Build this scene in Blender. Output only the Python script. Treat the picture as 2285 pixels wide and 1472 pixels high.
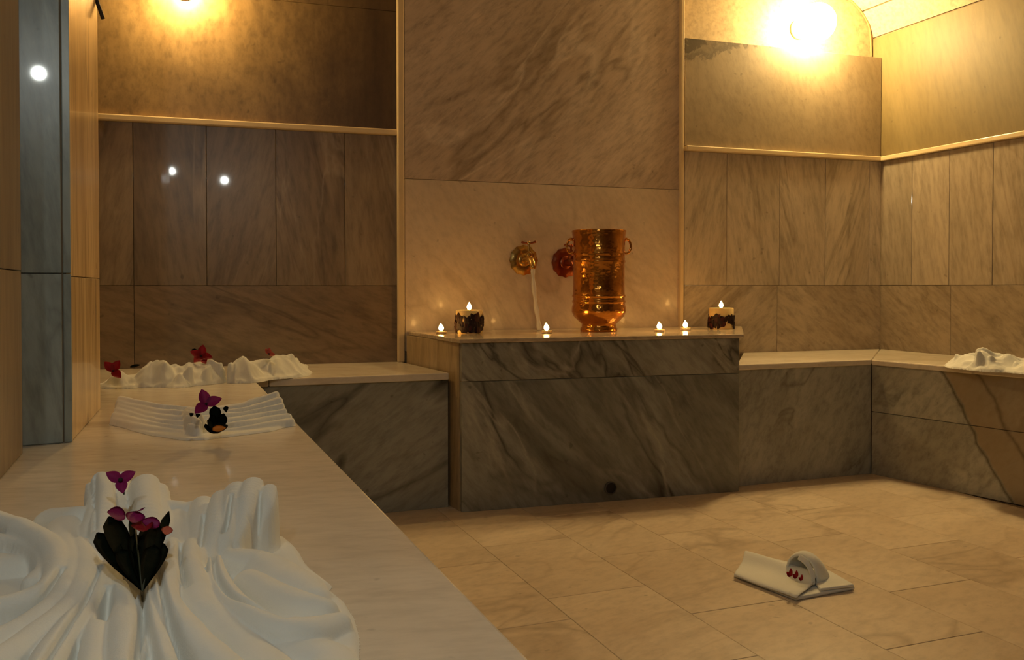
import bpy, bmesh, math, random
import numpy as np
from mathutils import Vector, Matrix
for o in list(bpy.data.objects): bpy.data.objects.remove(o)
S = bpy.context.scene
C = S.collection
R = random.Random(7)

# ------------------------------------------------------------------ camera
FPX, W, HPX = 2000.0, 2285.0, 1472.0
CAMH, YAW, PITCH, HORIZON = 0.75, math.radians(21.1), math.radians(1.0), 640.0
CX, CY = W/2, HORIZON + FPX*math.tan(PITCH)
cam = bpy.data.cameras.new('camera'); camo = bpy.data.objects.new('camera', cam); C.objects.link(camo)
cam.sensor_fit = 'HORIZONTAL'; cam.sensor_width = 36; cam.lens = FPX/W*36
cam.shift_y = -(HPX/2-CY)/W
cam.clip_start = 0.02
camo.location = (0, 0, CAMH); camo.rotation_euler = (math.pi/2-PITCH, 0, -YAW)
S.camera = camo
# ------------------------------------------------------------------ world, lamps out of view, added floor spot, exposure
w = bpy.data.worlds.new('world'); S.world = w; w.use_nodes = True
w.node_tree.nodes['Background'].inputs[0].default_value = (0.02, 0.02, 0.02, 1)
w.node_tree.nodes['Background'].inputs[1].default_value = 0.2
S.view_settings.view_transform = 'Standard'; S.view_settings.look = 'None'
S.view_settings.gamma = 1; S.view_settings.use_curve_mapping = False
S.view_settings.exposure = 0.0
S.cycles.max_bounces = 7; S.cycles.diffuse_bounces = 4; S.cycles.glossy_bounces = 4; S.cycles.transmission_bounces = 5
def point(name, loc, power, col, r):
    l = bpy.data.lights.new(name, 'POINT'); l.energy = power; l.color = col; l.shadow_soft_size = r
    o = bpy.data.objects.new(name, l); C.objects.link(o); o.location = loc; return o
point('room_lamp_white', (-0.36, 0.0, 1.585), 5.0, (0.95, 1.0, 0.92), 0.02)
point('room_lamp_white', (0.0, 0.0, 1.53), 9.0, (0.95, 1.0, 0.92), 0.02)
def spot(name, loc, target, power, col, r, ang, blend):
    l = bpy.data.lights.new(name, 'SPOT'); l.energy = power; l.color = col; l.shadow_soft_size = r; l.spot_size = math.radians(ang); l.spot_blend = blend
    o = bpy.data.objects.new(name, l); C.objects.link(o); o.location = loc
    o.rotation_euler = (Vector(target)-Vector(loc)).to_track_quat('-Z', 'Y').to_euler(); return o
spot('added_floor_spot', (2.66, 3.12, 2.12), (1.45, 1.5, 0.0), 40.0, (1.0, 0.70, 0.31), 0.04, 80, 0.5)  # unseen spot added to brighten the floor where the wall lamp falls short
LAMP_STRENGTH = 150.0
LAMP_LEFT_STRENGTH = 300.0
FLAME = 70.0

# ------------------------------------------------------------------ helpers
F_ = Vector((math.sin(YAW), math.cos(YAW), 0)); R_ = Vector((math.cos(YAW), -math.sin(YAW), 0))
FP = F_*math.cos(PITCH) - Vector((0,0,math.sin(PITCH))); UP = F_*math.sin(PITCH) + Vector((0,0,math.cos(PITCH)))
def ray(px, py): return FP + R_*((px-CX)/FPX) - UP*((py-CY)/FPX)
def at(px, py, z):
    d = ray(px, py); t = (z-CAMH)/d.z; return Vector((0,0,CAMH)) + d*t
def aty(px, py, Y):
    d = ray(px, py); return Vector((0,0,CAMH)) + d*(Y/d.y)
def link(name, me, mat=None, parent=None, kind=None):
    o = bpy.data.objects.new(name, me); C.objects.link(o)
    if mat is not None and not me.materials: me.materials.append(mat)
    if parent is not None: o.parent = parent
    if kind: o['kind'] = kind
    return o
def thing(name, label, cat, loc=(0,0,0), rz=0, group=None):
    o = bpy.data.objects.new(name, None); C.objects.link(o); o.empty_display_size = 0.05
    o.location = loc; o.rotation_euler = (0,0,rz); tag(o, label, cat, group); return o
def tag(o, label, cat, group=None):
    o['label'] = label; o['category'] = cat
    if group: o['group'] = group
    return o
def mesh_bm(bm, name, smooth=False, ang=None):
    bmesh.ops.recalc_face_normals(bm, faces=bm.faces)
    me = bpy.data.meshes.new(name); bm.to_mesh(me); bm.free()
    if smooth:
        me.polygons.foreach_set('use_smooth', [True]*len(me.polygons))
        if ang is not None:
            try: me.set_sharp_from_angle(angle=math.radians(ang))
            except Exception: pass
    return me
def local(pts, parent):
    if parent is None: return [Vector(p) for p in pts]
    o = parent.location
    while parent.parent is not None: parent = parent.parent; o = o + parent.location
    return [Vector(p) - o for p in pts]
def prism(name, foot, z0, z1, mat, parent=None, bevel=0.0, kind=None, seg=1):
    bm = bmesh.new(); off = Vector((0,0,0))
    if parent is not None: off = parent.location
    lo = [bm.verts.new((x-off.x, y-off.y, z0-off.z)) for x, y in foot]; hi = [bm.verts.new((x-off.x, y-off.y, z1-off.z)) for x, y in foot]
    bm.faces.new(lo[::-1]); bm.faces.new(hi); n = len(foot)
    for i in range(n): bm.faces.new((lo[i], lo[(i+1)%n], hi[(i+1)%n], hi[i]))
    bmesh.ops.recalc_face_normals(bm, faces=bm.faces)
    if bevel: bmesh.ops.bevel(bm, geom=list(bm.edges), offset=bevel, segments=seg, profile=0.5, affect='EDGES', clamp_overlap=True)
    return link(name, mesh_bm(bm, name), mat, parent, kind)
def wfoot(A, B, s0, s1, front, back):
    """footprint of a wall piece: s0..s1 metres along A->B, front/back metres towards the room"""
    A = Vector(A); B = Vector(B); d = (B-A).normalized(); n = Vector((d.y, -d.x))
    p = lambda s, q: tuple(A + d*s + n*q)
    return [p(s0, back), p(s1, back), p(s1, front), p(s0, front)]
def sx(A, B, x):   # distance along A->B where X = x
    A = Vector(A); B = Vector(B); return (x-A.x)/(B-A).normalized().x
def sy(A, B, y):
    A = Vector(A); B = Vector(B); return (y-A.y)/(B-A).normalized().y
GAP = 0.0007
def tiles(wall, A, B, cuts, z0, z1, mats, name='tile', thick=0.012, jit=0.0012, base=0.0):
    out = []
    for i in range(len(cuts)-1):
        pr = base + R.random()*jit
        m = mats[i % len(mats)]
        out.append(prism(name, wfoot(A, B, cuts[i]+GAP, cuts[i+1]-GAP, pr, -thick), z0+GAP, z1-GAP, m, wall, bevel=0.0012))
    return out
def tube(pts, rad, sides=10, cap=True, closed=False):
    """bmesh of a tube along pts; rad number or list"""
    bm = bmesh.new(); n = len(pts); pts = [Vector(p) for p in pts]; rings = []
    up = None
    for i in range(n):
        if closed: t = (pts[(i+1)%n]-pts[i-1]).normalized()
        else: t = (pts[min(i+1,n-1)]-pts[max(i-1,0)]).normalized()
        if up is None:
            up = Vector((0,0,1)) if abs(t.z) < 0.9 else Vector((1,0,0))
        a = t.cross(up).normalized(); up = a.cross(t).normalized()
        r = rad[i] if isinstance(rad, (list, tuple)) else rad
        rings.append([bm.verts.new(pts[i] + (a*math.cos(k*2*math.pi/sides) + up*math.sin(k*2*math.pi/sides))*r) for k in range(sides)])
    for i in range(n if closed else n-1):
        A_, B_ = rings[i], rings[(i+1)%n]
        for k in range(sides): bm.faces.new((A_[k], A_[(k+1)%sides], B_[(k+1)%sides], B_[k]))
    if cap and not closed:
        bm.faces.new(rings[0][::-1]); bm.faces.new(rings[-1])
    return bm
def lathe(prof, sides=32, cap=True):
    bm = bmesh.new(); rings = []
    for r, z in prof:
        rings.append([bm.verts.new((r*math.cos(k*2*math.pi/sides), r*math.sin(k*2*math.pi/sides), z)) for k in range(sides)])
    for a, b in zip(rings, rings[1:]):
        for k in range(sides): bm.faces.new((a[k], a[(k+1)%sides], b[(k+1)%sides], b[k]))
    if cap:
        bm.faces.new(rings[0][::-1]); bm.faces.new(rings[-1])
    return bm
def spline(P, n=8):
    """Catmull-Rom through tuples of any length"""
    P = [np.array(p, float) for p in P]
    if len(P) < 3:
        return [P[0]+(P[-1]-P[0])*t for t in np.linspace(0, 1, n+1)]
    out = []
    for i in range(len(P)-1):
        p0 = P[i-1] if i else 2*P[0]-P[1]; p1, p2 = P[i], P[i+1]; p3 = P[i+2] if i+2 < len(P) else 2*P[-1]-P[-2]
        for t in np.linspace(0, 1, n, endpoint=False):
            out.append(0.5*((2*p1)+(-p0+p2)*t+(2*p0-5*p1+4*p2-p3)*t*t+(-p0+3*p1-3*p2+p3)*t**3))
    out.append(P[-1]); return out

# ------------------------------------------------------------------ materials
MATS = {}
def newmat(name):
    m = bpy.data.materials.new(name); m.use_nodes = True; nt = m.node_tree
    return m, nt, nt.nodes['Principled BSDF']
def N(nt, typ, **kw):
    n = nt.nodes.new(typ)
    for k, v in kw.items(): setattr(n, k, v)
    return n
def mixc(nt, fac, a, b, mode='MIX'):
    n = N(nt, 'ShaderNodeMix', data_type='RGBA', blend_type=mode)
    for sock, v in ((0, fac), (6, a), (7, b)):
        if hasattr(v, 'is_linked') or isinstance(v, bpy.types.NodeSocket): nt.links.new(v, n.inputs[sock])
        elif isinstance(v, (tuple, list)): n.inputs[sock].default_value = (*v, 1) if len(v) == 3 else v
        else: n.inputs[sock].default_value = v
    return n.outputs[2]
def mth(nt, op, a, b=0.0, clamp=False):
    n = N(nt, 'ShaderNodeMath', operation=op, use_clamp=clamp)
    for i, v in enumerate((a, b)):
        if isinstance(v, bpy.types.NodeSocket): nt.links.new(v, n.inputs[i])
        else: n.inputs[i].default_value = v
    return n.outputs[0]
def ramp(nt, fac, stops):
    n = N(nt, 'ShaderNodeValToRGB'); cr = n.color_ramp
    while len(cr.elements) < len(stops): cr.elements.new(0.5)
    for e, (p, c) in zip(cr.elements, stops): e.position = p; e.color = (c, c, c, 1) if not isinstance(c, tuple) else (*c, 1)
    nt.links.new(fac, n.inputs[0]); return n.outputs[0]
def noise(nt, vec, scale, detail=5, rough=0.55, dist=0.0):
    n = N(nt, 'ShaderNodeTexNoise'); nt.links.new(vec, n.inputs['Vector'])
    n.inputs['Scale'].default_value = scale; n.inputs['Detail'].default_value = detail
    n.inputs['Roughness'].default_value = rough; n.inputs['Distortion'].default_value = dist
    return n.outputs['Fac']
def mapping(nt, vec, rot=(0,0,0), scale=(1,1,1), loc=(0,0,0)):
    n = N(nt, 'ShaderNodeMapping'); nt.links.new(vec, n.inputs[0])
    n.inputs['Rotation'].default_value = rot; n.inputs['Scale'].default_value = scale; n.inputs['Location'].default_value = loc
    return n.outputs[0]
def marble(name, a, b, vein, rot=(0,0,0), stretch=(1,1,1), scale=3.0, vein_amt=0.6, vein_scale=None, rough=0.32, coat=0.35,
           vary=0.16, light_vein=None, stain=None, rnd=True, speck=0.3):
    m, nt, p = newmat(name)
    geo = N(nt, 'ShaderNodeNewGeometry'); oi = N(nt, 'ShaderNodeObjectInfo')
    if rnd:
        sc = N(nt, 'ShaderNodeVectorMath', operation='MULTIPLY_ADD')
        cb = N(nt, 'ShaderNodeCombineXYZ')
        for i, k in enumerate((17.3, 9.1, 13.7)): nt.links.new(mth(nt, 'MULTIPLY', oi.outputs['Random'], k), cb.inputs[i])
        sc = N(nt, 'ShaderNodeVectorMath', operation='ADD'); nt.links.new(geo.outputs['Position'], sc.inputs[0]); nt.links.new(cb.outputs[0], sc.inputs[1])
        pos = sc.outputs[0]
    else: pos = geo.outputs['Position']
    v = mapping(nt, mapping(nt, pos, rot), scale=stretch)
    big = noise(nt, v, scale, 5, 0.58, 0.7)
    col = mixc(nt, ramp(nt, big, [(0.36, 0.0), (0.66, 1.0)]), a, b)
    vs = vein_scale or scale*1.3
    vn = noise(nt, v, vs, 3, 0.5, 1.3)
    vmask = ramp(nt, mth(nt, 'ABSOLUTE', mth(nt, 'SUBTRACT', vn, 0.5)), [(0.0, 1.0), (0.008, 0.8), (0.05, 0.0)])
    patch = ramp(nt, noise(nt, mapping(nt, v, loc=(3,5,1)), scale*0.8, 1), [(0.42, 0.0), (0.62, 1.0)])
    vm = mth(nt, 'MULTIPLY', mth(nt, 'MULTIPLY', vmask, patch), vein_amt)
    col = mixc(nt, vm, col, vein)
    if light_vein:
        ln = noise(nt, mapping(nt, v, loc=(8,2,4)), vs*0.9, 4, 0.5, 1.0)
        lm = ramp(nt, mth(nt, 'ABSOLUTE', mth(nt, 'SUBTRACT', ln, 0.5)), [(0.0, 0.55), (0.03, 0.0)])
        col = mixc(nt, mth(nt, 'MULTIPLY', lm, patch), col, light_vein)
    grain = noise(nt, mapping(nt, v, scale=(2.2,2.2,2.2)), 22, 4, 0.65, 0.0)
    g = ramp(nt, grain, [(0.3, 1.0-speck), (0.55, 1.0), (0.8, 1.0+speck*0.4)])
    col = mixc(nt, 1.0, col, g, 'MULTIPLY')
    sp = noise(nt, pos, 34, 1, 0.5)
    col = mixc(nt, ramp(nt, sp, [(0.74, 0.0), (0.80, 0.35)]), col, tuple(c*0.35 for c in vein))
    if vary:
        br = mth(nt, 'ADD', mth(nt, 'MULTIPLY', oi.outputs['Random'], vary), 1.0-vary/2)
        col = mixc(nt, 1.0, col, br, 'MULTIPLY')
    if stain: col = stain(nt, geo.outputs['Position'], col)
    nt.links.new(col, p.inputs['Base Color'])
    p.inputs['Roughness'].default_value = rough
    p.inputs['Coat Weight'].default_value = coat; p.inputs['Coat Roughness'].default_value = 0.035
    bp = N(nt, 'ShaderNodeBump'); bp.inputs['Strength'].default_value = 0.05; bp.inputs['Distance'].default_value = 0.004
    nt.links.new(noise(nt, pos, 14, 2), bp.inputs['Height']); nt.links.new(bp.outputs[0], p.inputs['Normal'])
    return m
D = math.radians
def plain(name, col, rough=0.6, metal=0.0, bump=0.0, bscale=40, coat=0.0, var=0.15, sheen=0.0, emit=None, es=0.0, sss=0.0):
    m, nt, p = newmat(name)
    tc = N(nt, 'ShaderNodeTexCoord')
    n = noise(nt, tc.outputs['Object'], bscale*0.4, 4)
    c = mixc(nt, ramp(nt, n, [(0.3, 0.0), (0.7, 1.0)]), tuple(x*(1-var) for x in col), tuple(min(1, x*(1+var)) for x in col))
    nt.links.new(c, p.inputs['Base Color']); p.inputs['Roughness'].default_value = rough; p.inputs['Metallic'].default_value = metal
    p.inputs['Coat Weight'].default_value = coat
    if sheen: p.inputs['Sheen Weight'].default_value = sheen; p.inputs['Sheen Roughness'].default_value = 0.5
    if sss: p.inputs['Subsurface Weight'].default_value = sss; p.inputs['Subsurface Radius'].default_value = (0.02, 0.01, 0.005)
    if bump:
        b = N(nt, 'ShaderNodeBump'); b.inputs['Strength'].default_value = bump; b.inputs['Distance'].default_value = 0.003
        nt.links.new(noise(nt, tc.outputs['Object'], bscale, 4, 0.6), b.inputs['Height']); nt.links.new(b.outputs[0], p.inputs['Normal'])
    if emit: p.inputs['Emission Color'].default_value = (*emit, 1); p.inputs['Emission Strength'].default_value = es
    return m
VZ = (1.0, 1.0, 0.22)          # grain drawn out vertically
HX = (0.3, 1.0, 1.0)
# walls
brown1 = marble('marble_brown_streaked', (0.32,0.24,0.16), (0.21,0.15,0.095), (0.11,0.07,0.04), rot=(0,D(7),0), stretch=VZ, scale=5, light_vein=(0.42,0.34,0.25))
brown2 = marble('marble_brown_slanted', (0.30,0.225,0.15), (0.20,0.14,0.09), (0.10,0.065,0.04), rot=(0,D(-14),0), stretch=VZ, scale=5, light_vein=(0.38,0.30,0.22))
brown_low = marble('marble_brown_low', (0.29,0.205,0.13), (0.21,0.145,0.09), (0.12,0.08,0.045), rot=(0,D(-20),0), stretch=(0.3,1,1), scale=4)
centre_lo = marble('marble_centre_lower', (0.68,0.56,0.43), (0.61,0.495,0.375), (0.40,0.30,0.20), rot=(0,D(35),0), stretch=(1,1,0.5), scale=2.6, vein_amt=0.5, vary=0, coat=0.08, speck=0.14)
centre_hi = marble('marble_centre_upper', (0.62,0.50,0.40), (0.46,0.36,0.275), (0.22,0.16,0.105), rot=(0,D(-48),0), stretch=(1.1,1,0.32), scale=2.6, vein_amt=0.55, light_vein=(0.74,0.63,0.52), vary=0)
right1 = marble('marble_tan_streaked', (0.60,0.50,0.385), (0.46,0.38,0.285), (0.28,0.215,0.145), rot=(0,D(9),0), stretch=VZ, scale=5, light_vein=(0.68,0.58,0.46))
right2 = marble('marble_tan_slanted', (0.58,0.485,0.37), (0.43,0.35,0.26), (0.26,0.20,0.13), rot=(0,D(-12),0), stretch=VZ, scale=5)
right_low = marble('marble_tan_low', (0.54,0.445,0.335), (0.38,0.30,0.215), (0.24,0.18,0.115), rot=(0,D(40),0), stretch=(0.35,1,1), scale=4)
right_low2 = marble('marble_tan_low_slanted', (0.53,0.435,0.325), (0.36,0.28,0.20), (0.22,0.16,0.10), rot=(0,D(-35),0), stretch=(0.35,1,1), scale=4)
side1 = marble('marble_honey_streaked', (0.44,0.355,0.26), (0.35,0.28,0.20), (0.25,0.185,0.115), rot=(D(8),0,0), stretch=VZ, scale=5, vein_amt=0.4)
side_low = marble('marble_honey_low', (0.40,0.31,0.215), (0.29,0.22,0.15), (0.18,0.13,0.07), rot=(D(-35),0,0), stretch=(1,0.35,1), scale=4)
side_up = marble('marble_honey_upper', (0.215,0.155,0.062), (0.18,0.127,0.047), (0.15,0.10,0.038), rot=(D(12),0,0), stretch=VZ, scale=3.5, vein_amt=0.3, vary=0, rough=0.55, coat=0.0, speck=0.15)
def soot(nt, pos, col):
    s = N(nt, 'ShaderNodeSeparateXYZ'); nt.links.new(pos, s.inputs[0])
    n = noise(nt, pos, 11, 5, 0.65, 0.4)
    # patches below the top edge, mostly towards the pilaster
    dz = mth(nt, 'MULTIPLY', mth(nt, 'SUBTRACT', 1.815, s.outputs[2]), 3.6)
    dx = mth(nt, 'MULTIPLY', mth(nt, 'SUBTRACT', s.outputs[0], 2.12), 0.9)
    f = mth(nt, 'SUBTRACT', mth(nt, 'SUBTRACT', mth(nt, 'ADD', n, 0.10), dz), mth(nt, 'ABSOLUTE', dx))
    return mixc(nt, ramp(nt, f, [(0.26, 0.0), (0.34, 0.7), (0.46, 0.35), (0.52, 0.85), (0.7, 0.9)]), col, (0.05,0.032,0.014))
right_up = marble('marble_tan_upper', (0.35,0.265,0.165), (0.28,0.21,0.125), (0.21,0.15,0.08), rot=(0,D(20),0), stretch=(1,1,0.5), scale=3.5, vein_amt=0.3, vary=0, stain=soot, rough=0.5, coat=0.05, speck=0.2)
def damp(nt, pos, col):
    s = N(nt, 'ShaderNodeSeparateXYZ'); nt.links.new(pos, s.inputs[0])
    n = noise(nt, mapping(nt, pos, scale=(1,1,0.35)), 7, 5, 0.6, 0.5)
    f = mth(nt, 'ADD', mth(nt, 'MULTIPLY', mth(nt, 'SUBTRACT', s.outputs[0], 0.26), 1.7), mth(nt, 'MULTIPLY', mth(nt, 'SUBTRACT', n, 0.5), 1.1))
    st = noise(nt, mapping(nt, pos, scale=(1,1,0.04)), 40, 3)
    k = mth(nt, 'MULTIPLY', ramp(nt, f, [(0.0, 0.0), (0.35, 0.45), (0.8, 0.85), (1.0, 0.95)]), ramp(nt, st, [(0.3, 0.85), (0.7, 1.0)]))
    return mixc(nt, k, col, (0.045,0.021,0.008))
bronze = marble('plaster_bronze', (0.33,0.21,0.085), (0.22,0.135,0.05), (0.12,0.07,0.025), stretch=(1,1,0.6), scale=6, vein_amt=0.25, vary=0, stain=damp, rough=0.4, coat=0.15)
plaster = marble('plaster_ochre', (0.46,0.34,0.19), (0.39,0.28,0.15), (0.34,0.23,0.12), scale=4, vein_amt=0.1, vary=0, rough=0.7, coat=0.0)
vault_m = marble('plaster_vault', (0.52,0.42,0.28), (0.45,0.355,0.225), (0.4,0.3,0.18), scale=3, vein_amt=0.1, vary=0, rough=0.75, coat=0.0)
grey = marble('marble_blue_grey', (0.37,0.43,0.42), (0.23,0.275,0.265), (0.11,0.13,0.12), rot=(0,D(8),0), stretch=VZ, scale=5, vein_amt=0.8, rough=0.28, coat=0.5)
pier_side = marble('marble_golden_streaked', (0.88,0.63,0.33), (0.62,0.42,0.20), (0.30,0.19,0.09), rot=(0,0,0), stretch=(1,1,0.1), scale=8, vein_amt=0.7, rough=0.25, coat=0.2)
near_m = marble('marble_near_brown', (0.31,0.235,0.15), (0.23,0.165,0.1), (0.15,0.1,0.055), stretch=(1,1,0.12), scale=5, vein_amt=0.3, rough=0.4, coat=0.1)
plaster_dark = marble('plaster_brown', (0.20,0.15,0.10), (0.15,0.11,0.07), (0.1,0.07,0.04), scale=4, vein_amt=0.1, vary=0, rough=0.8, coat=0.0)
trim_m = plain('trim_cream_stone', (0.68,0.52,0.30), 0.45, var=0.08, bscale=20, coat=0.2)
# furniture stone
top_m = marble('marble_bench_top', (0.78,0.70,0.58), (0.71,0.625,0.505), (0.52,0.45,0.36), rot=(0,0,D(12)), stretch=(0.35,1,1), scale=5, vein_amt=0.3, rough=0.25, coat=0.2, vary=0.05, speck=0.12)
ctop_m = marble('marble_counter_top', (0.60,0.48,0.33), (0.5,0.38,0.25), (0.34,0.25,0.15), rot=(0,0,D(12)), stretch=(0.35,1,1), scale=5, vein_amt=0.3, rough=0.2, coat=0.4, vary=0)
front_m = marble('marble_front_dark', (0.37,0.37,0.32), (0.15,0.147,0.118), (0.04,0.038,0.03), rot=(0,D(-52),0), stretch=(0.3,1,1), scale=3.4, vein_amt=0.9, light_vein=(0.5,0.47,0.38), rough=0.35, coat=0.2)
front_bl = marble('marble_front_corner', (0.33,0.33,0.28), (0.19,0.186,0.15), (0.03,0.028,0.022), rot=(0,D(35),0), stretch=(0.3,1,1), scale=2.6, vein_amt=0.95, rough=0.35, coat=0.2)
front_up = marble('marble_front_band', (0.40,0.385,0.315), (0.23,0.215,0.165), (0.07,0.06,0.045), rot=(0,D(-46),0), stretch=(0.3,1,1), scale=4.5, vein_amt=0.8, light_vein=(0.55,0.5,0.4), rough=0.3, coat=0.25)
front_r = marble('marble_front_grey', (0.45,0.445,0.385), (0.33,0.325,0.275), (0.12,0.105,0.075), rot=(0,D(60),0), stretch=(0.5,1,1), scale=4, vein_amt=0.5, rough=0.35, coat=0.2)
def brownband(nt, pos, col):
    s = N(nt, 'ShaderNodeSeparateXYZ'); nt.links.new(pos, s.inputs[0])
    n = noise(nt, pos, 5, 4)
    # bedding plane running from the top edge down towards the room
    q = mth(nt, 'ADD', mth(nt, 'ADD', s.outputs[1], mth(nt, 'MULTIPLY', s.outputs[2], -0.62)), mth(nt, 'MULTIPLY', mth(nt, 'SUBTRACT', n, 0.5), 0.10))
    f = ramp(nt, mth(nt, 'SUBTRACT', 2.26+0.0, q), [(0.0, 0.0), (0.012, 0.8), (0.3, 0.65), (0.5, 0.3)])
    col = mixc(nt, f, col, (0.33,0.24,0.135))
    l = ramp(nt, mth(nt, 'ABSOLUTE', mth(nt, 'SUBTRACT', q, 2.262)), [(0.0, 0.8), (0.012, 0.0)])
    col = mixc(nt, l, col, (0.06,0.045,0.02))
    l2 = ramp(nt, mth(nt, 'ABSOLUTE', mth(nt, 'SUBTRACT', q, 2.12)), [(0.0, 0.6), (0.014, 0.0)])
    return mixc(nt, l2, col, (0.07,0.05,0.025))
front_s = marble('marble_front_banded', (0.47,0.45,0.37), (0.35,0.33,0.265), (0.12,0.105,0.07), rot=(D(50),0,0), stretch=(1,0.5,1), scale=4, vein_amt=0.5, rough=0.35, coat=0.2, vary=0, stain=brownband)
counter_side = marble('marble_counter_side', (0.50,0.37,0.21), (0.40,0.285,0.15), (0.26,0.17,0.09), stretch=VZ, scale=5, vein_amt=0.5, vary=0.1)
floor_m = marble('marble_floor_tile', (0.72,0.59,0.44), (0.60,0.475,0.34), (0.34,0.25,0.16), rot=(0,0,D(-20)), stretch=(0.5,1,1), scale=2.6, vein_amt=0.55, rough=0.35, coat=0.08, vary=0.06, speck=0.16)
mortar = plain('mortar', (0.30,0.22,0.14), 0.9, bump=0.2, bscale=80)
dark_m = plain('dark_rubber', (0.025,0.014,0.008), 0.6)
hole_m = plain('drain_black', (0.008,0.008,0.008), 0.5)
steel_m = plain('dull_steel', (0.35,0.34,0.3), 0.4, 0.9)
# things
def towel_mat():
    m, nt, p = newmat('terry_white')
    tc = N(nt, 'ShaderNodeTexCoord'); pos = tc.outputs['Object']
    n = noise(nt, pos, 18, 4)
    c = mixc(nt, n, (0.74,0.74,0.69), (0.82,0.82,0.78)); nt.links.new(c, p.inputs['Base Color'])
    p.inputs['Roughness'].default_value = 0.95; p.inputs['Sheen Weight'].default_value = 0.25
    b = N(nt, 'ShaderNodeBump'); b.inputs['Strength'].default_value = 0.28; b.inputs['Distance'].default_value = 0.0015
    nt.links.new(noise(nt, pos, 420, 3, 0.7), b.inputs['Height']); nt.links.new(b.outputs[0], p.inputs['Normal'])
    return m
terry = towel_mat()
def brass_mat(name, c1, c2, ham=True, rough=0.2):
    m, nt, p = newmat(name); tc = N(nt, 'ShaderNodeTexCoord'); pos = tc.outputs['Object']
    n = noise(nt, pos, 12, 4)
    nt.links.new(mixc(nt, ramp(nt, n, [(0.3,0.0),(0.7,1.0)]), c1, c2), p.inputs['Base Color'])
    p.inputs['Metallic'].default_value = 1.0; p.inputs['Roughness'].default_value = rough
    if ham:
        v = N(nt, 'ShaderNodeTexVoronoi'); v.inputs['Scale'].default_value = 70; nt.links.new(pos, v.inputs['Vector'])
        b = N(nt, 'ShaderNodeBump'); b.inputs['Strength'].default_value = 0.4; b.inputs['Distance'].default_value = 0.0025
        nt.links.new(v.outputs['Distance'], b.inputs['Height']); nt.links.new(b.outputs[0], p.inputs['Normal'])
    return m
brass = brass_mat('hammered_brass', (0.70,0.30,0.06), (0.52,0.20,0.035), True, 0.16)
tapbrass = brass_mat('tap_brass', (0.72,0.45,0.14), (0.5,0.29,0.08), False, 0.25)
tapcopper = brass_mat('tap_copper', (0.34,0.11,0.05), (0.25,0.07,0.035), False, 0.3)
def emis(name, col, s):
    m, nt, p = newmat(name); nt.nodes.remove(p); e = N(nt, 'ShaderNodeEmission')
    e.inputs[0].default_value = (*col, 1); e.inputs[1].default_value = s
    nt.links.new(e.outputs[0], nt.nodes['Material Output'].inputs[0]); return m
lampglow = emis('lamp_globe_glow', (1.0, 0.72, 0.30), LAMP_STRENGTH)
lampglow2 = emis('lamp_globe_glow_left', (1.0, 0.68, 0.27), LAMP_LEFT_STRENGTH)
flame_m = emis('candle_flame', (1.0, 0.52, 0.13), FLAME)
wax = plain('wax_cream', (0.85,0.62,0.28), 0.45, var=0.05, sss=0.4)
wax_dark = plain('dried_leaf_dark', (0.05,0.02,0.015), 0.6, var=0.3, bump=0.4, bscale=120)
wax_red = plain('dried_petal_wine', (0.10,0.015,0.012), 0.55, var=0.3, bump=0.4, bscale=120)
alu = plain('tealight_cup', (0.7,0.6,0.45), 0.3, 0.9)
wick_m = plain('wick', (0.03,0.02,0.015), 0.9)
petal_m = plain('bract_magenta', (0.36,0.012,0.17), 0.55, var=0.2, bump=0.3, bscale=90)
petal_r = plain('bract_red', (0.42,0.012,0.03), 0.55, var=0.2, bump=0.3, bscale=90)
petal_o = plain('petal_orange', (0.75,0.33,0.04), 0.55, var=0.2)
petal_p = plain('bract_pink', (0.7,0.18,0.13), 0.55, var=0.2)
leaf_m = plain('leaf_dark_green', (0.004,0.009,0.005), 0.7, var=0.35, bump=0.2, bscale=60)
leaf_m.node_tree.nodes['Principled BSDF'].inputs['Specular IOR Level'].default_value = 0.1
stem_m = plain('stem_green', (0.03,0.035,0.015), 0.6)
def water_mat():
    m, nt, p = newmat('water'); p.inputs['Base Color'].default_value = (0.92,0.88,0.8,1); p.inputs['Roughness'].default_value = 0.25
    p.inputs['Transmission Weight'].default_value = 0.55; p.inputs['IOR'].default_value = 1.33; return m
water = water_mat()

# ------------------------------------------------------------------ setting
ZB, ZC = 0.46, 0.578
LA, LB = (-0.62, 3.491), (0.85, 3.405)
MA, MB = (0.85, 3.385), (2.07, 3.345)
RA, RB = (2.07, 3.335), (3.12, 3.295)
UA, UB = (2.07, 3.395), (3.15, 3.355)
XR = 3.12
def struct(name, foot, z0, z1, mat, bevel=0): return prism(name, foot, z0, z1, mat, None, bevel, 'structure')
fl = struct('floor', [(-1.2,-1.4),(3.3,-1.4),(3.3,3.7),(-1.2,3.7)], -0.06, -0.004, mortar)
# floor tiles: columns along the depth, staggered joints
cols = [0.266, 0.58, 0.85, 1.12, 1.385, 1.655, 1.92, 2.19, 2.46, 2.70]
for i in range(len(cols)-1):
    y = 2.96 - [0.0, 0.21, 0.07, 0.28, 0.14, 0.33, 0.05, 0.24, 0.12][i]
    ys = [2.96] if y < 2.95 else []
    while y > -0.2: ys.append(y); y -= 0.46
    for a, b in zip(ys, ys[1:]):
        dz = R.random()*0.0003
        prism('floor_tile', [(cols[i]+0.0006,b+0.001),(cols[i+1]-0.0006,b+0.001),(cols[i+1]-0.0006,a-0.001),(cols[i]+0.0006,a-0.001)], -0.006, dz, floor_m, fl, 0.0008)
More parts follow.
